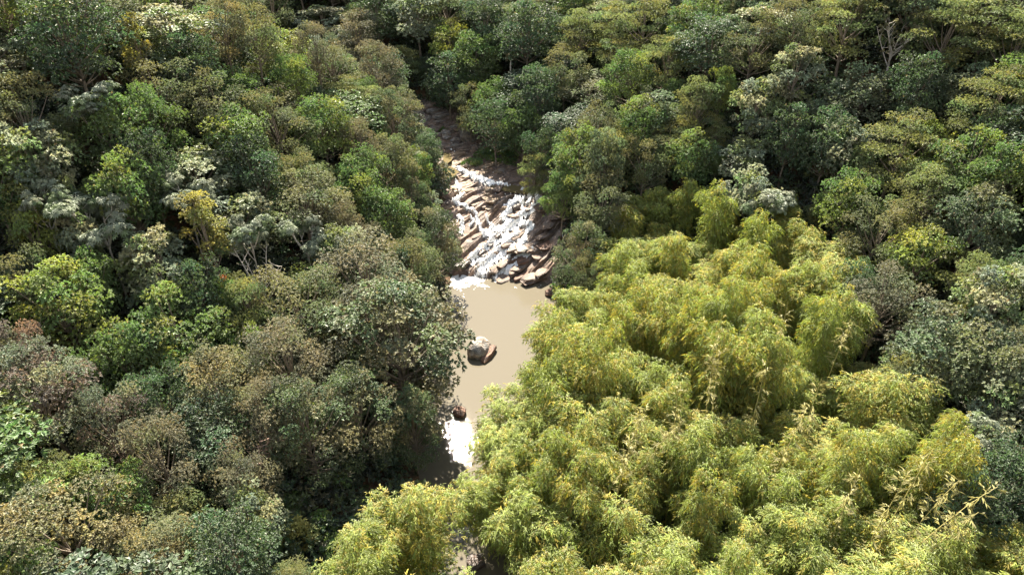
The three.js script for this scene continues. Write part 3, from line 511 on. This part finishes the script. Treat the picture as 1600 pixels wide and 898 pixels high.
// ------------------------------------------------------------------ bamboo grove
const GROVE = [[985, 318], [1060, 292], [1180, 300], [1255, 322], [1275, 380], [1335, 400], [1320, 470], [1335, 520], [1325, 580], [1470, 630], [1500, 705], [1430, 740], [1340, 690], [1310, 750], [1390, 800], [1600, 840], [1640, 900], [1640, 960], [540, 960], [535, 850], [640, 785], [680, 742], [735, 690], [775, 640], [845, 590], [870, 540], [845, 510], [895, 470], [950, 420], [940, 375]];
function inside(x, y, poly) { let c = false; for (let i = 0, j = poly.length - 1; i < poly.length; j = i++) { const [xi, yi] = poly[i], [xj, yj] = poly[j]; if ((yi > y) !== (yj > y) && x < (xj - xi) * (y - yi) / (yj - yi) + xi) c = !c; } return c; }
const groveSpots = [];
function bamboo(p, s, hs, seed, lean = 0) {
  const r = rng(seed), v = bambooProtos[Math.floor(r() * bambooProtos.length)], t = thing('bamboo_clump', 'clump of yellow green bamboo with drooping rounded head in the grove by the pool', 'bamboo', p, 'bamboo clumps of the grove');
  t.scale.set(s, hs, s); t.rotation.set(0, r() * 6.283, Math.atan(lean), 'ZYX'); stand.push({ t, kind: 'bamboo', p, height: hs * 10.5, gold: bambooProtos.indexOf(v) < 3, lean }); for (const c of v.culms) mesh('culm', c, culmMat, t); mesh('crown', v.crown, bambooLeaf, t); groveSpots.push([p.x, p.z]); placed.push([p.x, p.z, 1.8]);
}
{
  const r = rng(4242), heads = [];
  for (let k = 0; k < 9000 && groveSpots.length < 190; k++) {
    const px = 540 + r() * 1100, py = 290 + r() * 670; if (!inside(px, py, GROVE)) continue;
    if (Math.hypot(px - 735, py - 880) < 62 || Math.hypot(px - 650, py - 838) < 42) continue;
    const hs = 0.58 + 0.6 * r(), p = onGround(px, py, 8.6 * hs); if (!p) continue;
    const [ds, , w] = nearest(p.x, p.z); let lean = 0;
    if (ds > -w - 1 && ds < w + 0.4) { const off = w + 0.4 - ds; if (off > 4.6) continue; lean = off; p.x += off * 0.95; p.z -= off * 0.2; p.y = groundHeight(p.x, p.z); }
    if (ds < -w - 1 && (py < 790 || px > 760)) continue;
    if (blocks(V(p.x - lean, p.y, p.z), 3.6, 10 * hs, 0.35)) continue;
    const gap = 2.6; if (heads.some(([x, z]) => (x - (p.x - lean)) ** 2 + (z - p.z) ** 2 < gap ** 2)) continue;
    heads.push([p.x - lean, p.z]); bamboo(p, 0.7 + 0.36 * r(), hs, 60000 + k, lean / (8.6 * hs));
  }
  console.log('bamboo', groveSpots.length);
}
// single culms that stand out of the grove: foot and tip pixels
function culm(px, py, qx, qy, label, arch, seed) {
  const foot = onGround(px, py, 9), depth = toPixel(V(foot.x, foot.y + 9, foot.z))[2], d = ray(qx, qy).multiplyScalar(depth), tip = V(d.x, CAM_Y + d.y, d.z), r = rng(seed), t = thing('bamboo_culm', label, 'bamboo', foot, 'bare culms standing out of the grove');
  const a = V(0, -0.5, 0), b = tip.clone().sub(foot), mid = V(b.x * (0.5 - arch * 0.3), b.y * (0.5 + arch * 0.5), b.z * 0.5), cv = new THREE.QuadraticBezierCurve3(a, mid, b), g = limb(a, b, 0.055, 0.015, mid.clone().sub(a.clone().lerp(b, 0.5)), 14, 6); mesh('culm', g, culmMat, t);
  const lv = new Leaves(); for (let i = 0; i < 46; i++) { const u = 0.4 + 0.6 * r(), q = cv.getPoint(u), o = randDir(r, T1).clone(); for (let l = 0; l < 5; l++) { const dd = V(o.x + (r() - .5), o.y * 0.5 - 0.2, o.z + (r() - .5)).normalize(); lv.leaf(q.clone().addScaledVector(o, 0.5 * r()), dd, V(-dd.y * dd.x, 1 - dd.y * dd.y, -dd.y * dd.z).normalize(), 0.38, 0.07, tint([0.3, 0.27, 0.07], r, 0.25)); } }
  mesh('foliage', lv.build(), plain, t);
}
const CULM = 'tall thin yellow bamboo culm with sparse leaves rising out of the grove';
[[1112, 690, 1118, 530, 0], [1125, 650, 1126, 545, 0], [1065, 720, 1060, 600, 0], [1250, 690, 1285, 590, .1], [1300, 560, 1330, 500, .1], [960, 730, 1010, 640, .6], [990, 720, 1060, 665, .8], [945, 790, 985, 690, .1], [1190, 740, 1260, 640, .1], [1310, 820, 1345, 730, 0], [1370, 840, 1460, 700, .2], [1390, 850, 1500, 750, .5], [1380, 850, 1560, 760, .5], [1350, 850, 1420, 740, .2], [1400, 870, 1530, 800, .5], [1180, 660, 1200, 560, 0], [1220, 580, 1232, 470, 0]].forEach((c, i) => culm(c[0], c[1], c[2], c[3], CULM, c[4], 800 + i));

// ------------------------------------------------------------------ the rest of the forest
{
  const r = rng(99), kindsL = ['green', 'olive', 'green', 'dark', 'feather', 'silver', 'olive', 'lime'], kindsR = ['feather', 'green', 'dark', 'olive', 'feather', 'blue', 'dark', 'silver'];
  let n = 0;
  for (const [least, more, lim, tight] of [[5.4, 4.6, 300, 0.54], [2.8, 1.8, 480, 0.6]])
  for (let k = 0; k < 16000 && n < lim; k++) {
    const x = -120 + 240 * r(), z = -168 + 160 * r(), [ds, , w] = nearest(x, z); if (Math.abs(ds) < w + 1.6) continue;
    const y = groundHeight(x, z), [px, py, dz] = toPixel(V(x, y + 7, z)); if (dz < 6 || px < -160 || px > 1760 || py < -110 || py > 1040) continue;
    if (ds > 0 && inside(px, py, GROVE)) continue; if (ds > 0 && groveSpots.some(([a, b]) => Math.hypot(a - x, b - z) < 3)) continue;
    if (Math.hypot(x, z) < 14 || y + 12 > CAM_Y - 6 && Math.hypot(x, z) < 40) continue;
    const w0 = least + more * r(); if (placed.some(([a, b, q]) => Math.hypot(a - x, b - z) < (q + w0 / 2) * tight)) continue;
    if (px > 440 && px < 700 && py > 655 && ds < 0) continue;
    const ks = ds < 0 ? kindsL : kindsR, ht = (least < 4 ? 5 : 7) + 6 * r() * r(); if (blocks(V(x, y, z), w0, ht, 0.1)) continue; plant(ks[Math.floor(r() * ks.length)], V(x, y, z), w0, ht, 20000 + k + n * 7); n++;
  }
  console.log('filled', n);
}
// shrubs one can pick out
[[450, 785, 45], [525, 850, 60], [600, 792, 50], [555, 870, 60], [880, 455, 40], [905, 447, 40], [762, 245, 40], [785, 240, 40], [740, 255, 30], [800, 250, 40], [693, 205, 22], [870, 300, 30], [500, 815, 45], [430, 850, 50]].forEach(([x, y, w], i) => seen('shrub', x, y, w));
seen('slim', 462, 828, 40, 'small yellow leaved shrub beside the dirt track', 0.3);

// undergrowth and streamside plants: too many to count
{
  const r = rng(321), variants = [0, 1].map(v => makeTree({ ...SPECIES.shrub, leaves: 420, clumps: 9, col: [1, 1, 1], col2: [0.85, 1, 0.8], dead: 0, L: 0.36, W: 0.17 }, 71 + v).crown), cols = [[0.05, 0.085, 0.026], [0.085, 0.12, 0.03], [0.09, 0.09, 0.04], [0.04, 0.06, 0.025]];
  const spots = [[], []];
  for (let k = 0; k < 26000; k++) {
    const x = -110 + 220 * r(), z = -160 + 152 * r(), [ds, , w] = nearest(x, z), d = Math.abs(ds) - w; if (d < (z < -64 && z > -100 ? (ds > 0 ? (z < -90 ? 0.9 : 2.2) : 1.2) : 0.2)) continue;
    const y = groundHeight(x, z), [px, py, dz] = toPixel(V(x, y + 1, z)); if (dz < 6 || px < -80 || px > 1680 || py < -60 || py > 980) continue;
    if (Math.abs(px - (480 + (890 - py) * 0.1)) < 14 && py > 780) continue;
     spots[k & 1].push([x, y, z]);
  }
  spots.forEach((s, v) => {
    const m = new THREE.InstancedMesh(variants[v], plain, s.length), M = new THREE.Matrix4(), q = new THREE.Quaternion(), up = V(0, 1, 0), c = new THREE.Color();
    s.forEach(([x, y, z], i) => { const k = 0.45 + 0.75 * r(); M.compose(V(x, y - 0.2, z), q.setFromAxisAngle(up, r() * 6.283), V(k, k * (0.6 + 0.6 * r()), k)); m.setMatrixAt(i, M); const t = tint(cols[Math.floor(r() * 4)], r, 0.3, 0.1); m.setColorAt(i, c.setRGB(t[0], t[1], t[2])); });
    m.name = v ? 'undergrowth_001' : 'undergrowth'; m.castShadow = m.receiveShadow = true; m.userData = { kind: 'stuff', label: v ? 'low leafy undergrowth between the trees' : 'ferny green undergrowth covering the valley floor', category: 'undergrowth' }; scene.add(m);
  });
}
// labels: size, look, and the different plants each stands between
{
  const WORD = { green: 'fresh green', dark: 'dark evergreen', olive: 'olive', khaki: 'khaki', brown: 'grey brown', red: 'russet', silver: 'silvery', lime: 'lime green', feather: 'feathery', blue: 'blue green', drape: 'overhanging', slim: 'slender yellow', shrub: 'shrubby', fan: 'trumpet', bamboo: 'bamboo' };
  const KIND = { green: 'fresh green broadleaf tree', dark: 'dark glossy evergreen tree', olive: 'olive tree with fine leaves', khaki: 'khaki tree with dry leaves', brown: 'grey brown drooping tree', red: 'russet tinged tree', silver: 'silvery large-leaved tree', lime: 'lime green tree', feather: 'feathery layered tree', blue: 'blue green glossy tree', drape: 'dark tree draped in foliage', slim: 'slender yellow columnar tree', shrub: 'bright leafy shrub', fan: 'silver-leaved trumpet tree' };
  const short = p => ({ 'on the bank opposite the bamboo': 'opposite the bamboo', 'on the slope beside the falls': 'beside the falls', 'on the hillside beyond the falls': 'beyond the falls', 'on the hillside behind the bamboo': 'behind the bamboo' })[zone(p)];
  for (const o of stand) {
    const near = stand.filter(q => q !== o && q.kind !== o.kind && q.kind !== 'shrub').map(q => [Math.hypot(q.p.x - o.p.x, q.p.z - o.p.z), q.kind]).sort((a, b) => a[0] - b[0]), ks = [...new Set(near.slice(0, 8).map(n => n[1]))], w = ks.slice(0, 2).map(k => WORD[k]);
    if (o.kind === 'bamboo') {
      const [ds, , wd] = nearest(o.p.x, o.p.z), size = o.height > 10.3 ? 'tall' : o.height < 8.2 ? 'short' : 'mid-height', tone = o.gold ? 'golden tipped' : 'yellow green';
      const where = o.lean > 0.3 ? 'leaning out over the river' : ds < 0 ? 'on the bank by the dark boulders' : ds < wd + 4 ? 'along the water edge' : near[0][0] < 5.5 ? `against a ${WORD[near[0][1]]} tree` : o.p.z < -55 ? 'deep in the grove towards the falls' : o.p.z < -35 ? 'in the middle of the grove' : 'in the downstream end of the grove';
      o.t.userData.label = `${size} ${tone} bamboo clump with rounded head ${where}`; continue;
    }
    const size = o.height > 10.8 ? 'tall' : o.height < 7.2 ? 'low' : 'mid-height';
    o.t.userData.label = `${size} ${KIND[o.kind]} between ${w[0]} and ${w[1]} ${w[1] === 'bamboo' ? 'growth' : 'trees'} ${short(o.p)}`;
    o.t.userData.group = `${KIND[o.kind]}s ${zone(o.p)}`;
  }
}
renderer.render(scene, camera);
